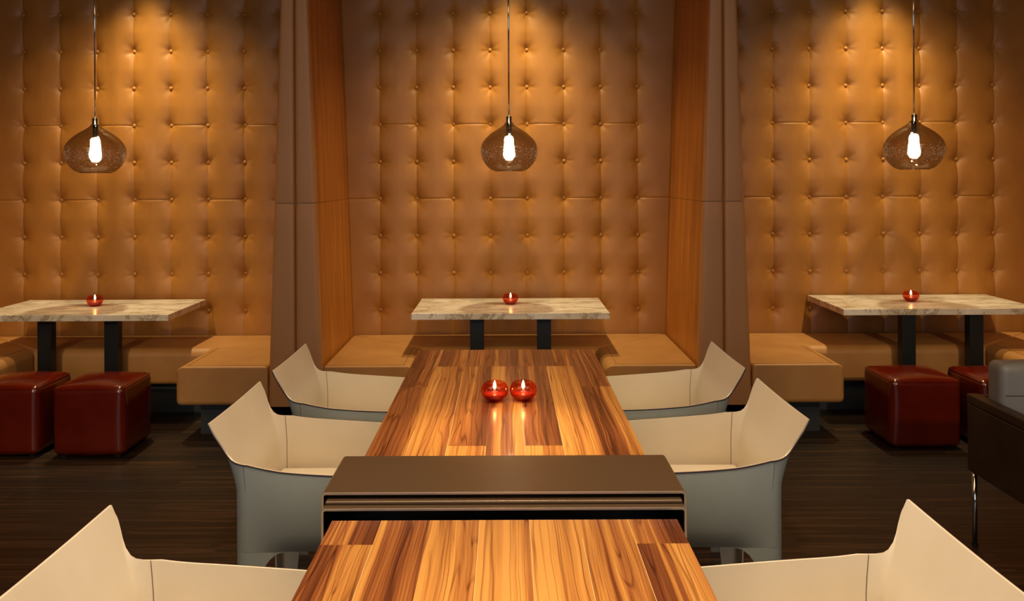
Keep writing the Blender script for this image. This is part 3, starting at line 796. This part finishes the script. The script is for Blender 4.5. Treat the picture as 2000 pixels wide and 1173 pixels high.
# ------------------------------------------------------------------ leather armchairs at the long table
def make_chair():
    """faces +x (table side); the y-axis is the width; back tips at x=-0.60"""
    t = thing('leather_armchair', '', 'chair', (0, 0, 0), 0, 'cream leather armchairs along the long table')
    HWD = 0.300        # half width
    XB = -0.525        # rear plane at arm level (local), front at +0.0..
    XF = 0.02
    Rc = 0.05
    path = []          # (x, y, nx, ny, tag t)
    def addp(x, y, nx, ny, k): path.append((x, y, nx, ny, k))
    NA = 22
    for i in range(NA + 1):
        u = i / NA; x = XF + (XB + Rc - XF) * u
        bow = 0.020 * math.sin(PI * u) 
        addp(x, -HWD + 0.0 - bow * 0.6 + 0.012 * (1 - u), 0, -1, ('arm', u))
    CU = [0.14, 0.28, 0.42, 0.56, 0.68, 0.78, 0.85, 0.90, 0.94, 0.97, 0.99, 1.0]
    for u in CU:
        a = u * PI / 2
        addp(XB + Rc - Rc * math.sin(a), -HWD + Rc - Rc * math.cos(a), -math.sin(a), -math.cos(a), ('corner', u))
    NB = 20
    for i in range(1, NB):
        u = i / NB; y = -HWD + Rc + 2 * (HWD - Rc) * u
        addp(XB, y, -1, 0, ('back', u))
    first = list(path)
    for (x, y, nx, ny, k) in first[:NA + 1 + len(CU)][::-1]:
        addp(x, -y, nx, -ny, k)
    L = len(path)
    def sm(u): return u * u * (3 - 2 * u)
    NV = 16
    th = 0.0062
    def top(k):
        kind, u = k
        if kind == 'arm':
            z = 0.626 + 0.030 * u ** 1.6
            z += 0.008 * max(0, (u - 0.70) / 0.30) ** 2.0
            return z
        if kind == 'corner': return 0.664 + 0.024 * u ** 2 + 0.118 * u ** 6
        return 0.806 - 0.010 * math.sin(PI * u)
    def bot(k, d):
        # d: distance from corner along path
        return 0.362
    def point(i, v, side):
        x, y, nx, ny, k = path[i]
        zt = top(k); zb = 0.362
        z = zb + (zt - zb) * v
        # outward offset
        if k[0] == 'arm':
            prof = -0.014 * min(1, (1 - k[1]) / 0.3) * max(0, 1 - (z - zb) / 0.07) ** 2 + 0.016 * math.sin(PI * min(1, (z - zb) / 0.30)) + 0.010 * ((z - zb) / 0.27) ** 2
            fade = 1 - max(0, (k[1] - 0.75) / 0.25) * 0.75
            off = prof * fade
            ox, oy = 0, off * ny
        else:
            w = k[1] if k[0] == 'corner' else 1.0
            lean = 0.0
            if z > 0.56: lean = 0.085 * ((z - 0.56) / 0.246) ** 1.35
            prof = 0.0 + 0.016 * math.sin(PI * min(1, (z - zb) / 0.30)) + 0.010 * ((z - zb) / 0.27) ** 2
            ox = -lean * sm(min(1, w * 1.15)) ; oy = 0.25 * prof * (1 - w) * (-1 if y < 0 else 1)
            # corners of the back spread: tips stay at full width
            if z > 0.66:
                oy += (-1 if y < 0 else 1) * (Rc - (HWD - abs(y)) if False else 0)
                sp = sm(min(1, (z - 0.66) / 0.12))
                if k[0] == 'corner': oy += (-1 if y < 0 else 1) * sp * (abs(path[NA][1]) - abs(y)) * 1.0
                else:
                    # stretch the back towards the tips
                    oy += y / (HWD - Rc) * sp * Rc
            if k[0] == 'back': ox += -0.012 * math.sin(PI * k[1]) * sm(min(1, max(0, (z - 0.5) / 0.2)))
        p = Vector((x + ox, y + oy, z))
        if side: p = p - Vector((nx, ny, 0)) * th
        return p
    bm = bmesh.new()
    out = [[bm.verts.new(point(i, (v / NV), 0)) for v in range(NV + 1)] for i in range(L)]
    inn = [[bm.verts.new(point(i, (v / NV), 1)) for v in range(NV + 1)] for i in range(L)]
    for i in range(L - 1):
        for v in range(NV):
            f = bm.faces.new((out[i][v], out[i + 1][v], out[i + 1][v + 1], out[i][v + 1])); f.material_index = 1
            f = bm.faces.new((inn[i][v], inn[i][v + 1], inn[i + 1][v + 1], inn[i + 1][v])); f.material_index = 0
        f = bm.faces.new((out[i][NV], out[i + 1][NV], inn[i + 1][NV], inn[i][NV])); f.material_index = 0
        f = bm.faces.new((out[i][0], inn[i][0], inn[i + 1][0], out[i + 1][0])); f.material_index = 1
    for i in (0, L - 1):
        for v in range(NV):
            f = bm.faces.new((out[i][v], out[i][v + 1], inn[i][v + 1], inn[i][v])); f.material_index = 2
    bmesh.ops.recalc_face_normals(bm, faces=bm.faces)
    sh = new_obj('shell', bm, None, t, True, mats=[M['cream'], M['greyouter'], M['edge']])
    sh.data.set_sharp_from_angle(angle=math.radians(50)) if hasattr(sh.data, 'set_sharp_from_angle') else None
    # dark painted edge, on the outside of the rim
    pts = [point(i, 1, 0) + Vector((path[i][2], path[i][3], 0)) * 0.0006 + Vector((0, 0, -0.0022)) for i in range(L)]
    new_obj('edge_binding', tube_bm(pts, 0.0026, 6), M['edge'], t, True)
    # stitched seams: inside corner lines, outside corner lines
    for ii in (NA + 2, L - NA - 3):
        bm = tube_bm([point(ii, v / 20, 1) + Vector((path[ii][2], path[ii][3], 0)) * (-0.0003) for v in range(2, 21)], 0.0012, 5)
        new_obj('inner_stitching', bm, M['thread'], t, True)
    for ii in (NA + 1, L - NA - 2):
        pp = []
        for v in range(0, 21):
            q = point(ii, v / 20, 0) + Vector((path[ii][2], path[ii][3], 0)) * 0.0004
            q.x += 0.035 * (1 - v / 20) ** 1.5 * (v < 99) ; pp.append(q)
        new_obj('outer_stitching', tube_bm(pp, 0.0010, 5), M['thread'], t, True)
    # seat
    bm = puffy_bm(0.255, 0.272, 0.022, 0.014, (0, 0, 0.010), 8, off=(-0.252, 0, 0.437))
    new_obj('seat', bm, M['cream'], t, True)
    # legs: tapered leather blades folded around the rear corners, flat at the front
    arc = [0.0]
    for a, c in zip(path, path[1:]): arc.append(arc[-1] + math.hypot(c[0] - a[0], c[1] - a[1]))
    def along(d):
        d = max(0.0, min(arc[-1], d))
        for i in range(L - 1):
            if d <= arc[i + 1] + 1e-9:
                f = (d - arc[i]) / max(1e-9, arc[i + 1] - arc[i])
                return i, f
        return L - 2, 1.0
    def surf(d, side, z):
        i, f = along(d)
        q = point(i, 0, side).lerp(point(i + 1, 0, side), f); q.z = z
        return q
    ZL_ = [0.0, 0.06, 0.12, 0.18, 0.24, 0.285, 0.315, 0.335, 0.348, 0.356, 0.3615]
    def wid(z):
        w_ = 0.058 + 0.030 * (z / 0.30)
        if z > 0.27: w_ += 0.075 * (1 - math.sqrt(max(0, 1 - ((z - 0.27) / 0.0916) ** 2)))
        return w_
    dc = (arc[NA] + arc[NA + len(CU)]) / 2
    tot = arc[-1]
    for (mid, lo, hi) in ((dc, -1, 1), (tot - dc, -1, 1), (0.0, 0, 1), (tot, -1, 0)):
        bm = bmesh.new(); NQ = 16; G = [[], []]
        for z in ZL_:
            for side in (0, 1):
                row = []
                for q in range(NQ + 1):
                    u = lo + (hi - lo) * q / NQ
                    p = surf(mid + u * wid(z), side, z)
                    row.append(bm.verts.new(p))
                G[side].append(row)
        for a in range(len(ZL_) - 1):
            for q in range(NQ):
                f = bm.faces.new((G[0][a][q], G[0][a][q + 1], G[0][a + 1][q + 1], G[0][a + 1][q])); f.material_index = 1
                bm.faces.new((G[1][a][q], G[1][a + 1][q], G[1][a + 1][q + 1], G[1][a][q + 1]))
            for q in (0, NQ): bm.faces.new((G[0][a][q], G[0][a + 1][q], G[1][a + 1][q], G[1][a][q]))
        for a in (0, len(ZL_) - 1):
            for q in range(NQ): bm.faces.new((G[0][a][q], G[0][a][q + 1], G[1][a][q + 1], G[1][a][q]))
        bmesh.ops.recalc_face_normals(bm, faces=bm.faces)
        o = new_obj('leg', bm, None, t, True, mats=[M['cream'], M['greyouter']])
        o.data.set_sharp_from_angle(angle=math.radians(50))
    # metal frame under the seat
    bm = box_bm(-0.47, -0.03, -0.255, -0.235, 0.372, 0.414); box_bm(-0.47, -0.03, 0.235, 0.255, 0.372, 0.414, bm)
    box_bm(-0.49, -0.47, -0.255, 0.255, 0.372, 0.414, bm); box_bm(-0.03, -0.01, -0.255, 0.255, 0.372, 0.414, bm)
    new_obj('seat_frame', bm, M['black'], t)
    return t
c0 = make_chair()
OFFX = -1.032 + 0.61
chs = [(-1, 4.000, 'cream leather armchair left of the long table, farthest from the camera'),
       (-1, 3.205, 'cream leather armchair left of the long table, its grey side in full view'),
       (-1, 1.885, 'cream leather armchair cropped in the bottom left corner of the photo'),
       (1, 4.010, 'cream leather armchair right of the long table, farthest from the camera'),
       (1, 3.225, 'cream leather armchair right of the long table, its grey side in full view'),
       (1, 1.900, 'cream leather armchair cropped in the bottom right corner, before the dark armchair')]
for i, (s, y, l) in enumerate(chs):
    o = c0 if i == 0 else copy_tree(c0)
    if s < 0: o.location = (OFFX, y, 0); o.rotation_euler = (0, 0, 0)
    else: o.location = (-OFFX + 0.012, y, 0); o.rotation_euler = (0, 0, PI)
    o['label'] = l

# ------------------------------------------------------------------ dark armchair at the right edge
ax, ay = 2.065, 3.80
t = thing('lounge_armchair', 'dark brown boxy armchair with grey back cushion cut by the right edge', 'armchair', (ax + 0.37, ay - 0.36, 0))
def L_(x0, x1, y0, y1, z0, z1): return box_bm(x0 - ax - 0.37, x1 - ax - 0.37, y0 - ay + 0.36, y1 - ay + 0.36, z0, z1)
for nm, x0, x1 in (('arm', ax, ax + 0.05), ('arm', ax + 0.69, ax + 0.74)):
    o = new_obj(nm, L_(x0, x1, ay - 0.74, ay, 0.325, 0.625), M['brownhide'], t); bevel_mod(o, 0.006, 3)
    o = new_obj('arm_cap', L_(x0 - 0.003, x1 + 0.003, ay - 0.743, ay + 0.003, 0.627, 0.668), M['brownhide'], t); bevel_mod(o, 0.007, 3)
o = new_obj('back_panel', L_(ax + 0.051, ax + 0.689, ay - 0.04, ay, 0.325, 0.664), M['brownhide'], t); bevel_mod(o, 0.006, 3)
o = new_obj('seat_base', L_(ax + 0.051, ax + 0.689, ay - 0.72, ay - 0.041, 0.33, 0.39), M['brownhide'], t)
o = new_obj('seat_cushion', puffy_bm(0.31, 0.27, 0.055, 0.03, (0.0, 0.0, 0.012), 10, off=(0, -0.105, 0.447)), M['greycush'], t, True)
o = new_obj('back_cushion', puffy_bm(0.312, 0.062, 0.178, 0.030, (0.0, 0.012, 0.006), 12, off=(0, 0.252, 0.655)), M['greycush'], t, True)
pts = [(-0.295 + 0.59 * k / 12, 0.252 - 0.062 - 0.012 * (1 - (-0.945 + 1.89 * k / 12) ** 2) * 0.98 - 0.0005, 0.70) for k in range(13)]
new_obj('seam', tube_bm(pts, 0.0018, 6), M['edge'], o, True)
for x in (ax + 0.016, ax + 0.724):
    for y in (ay - 0.03, ay - 0.71):
        lg = new_obj('leg', tube_bm([(x - ax - 0.37, y - ay + 0.36, 0.008), (x - ax - 0.37, y - ay + 0.36, 0.325)], 0.0105, 14), M['chrome'], t, True)
        new_obj('foot', lathe_bm([(0, 0), (0.0145, 0), (0.0145, 0.008), (0, 0.008)], 14), M['black'], lg, loc=(x - ax - 0.37, y - ay + 0.36, 0))
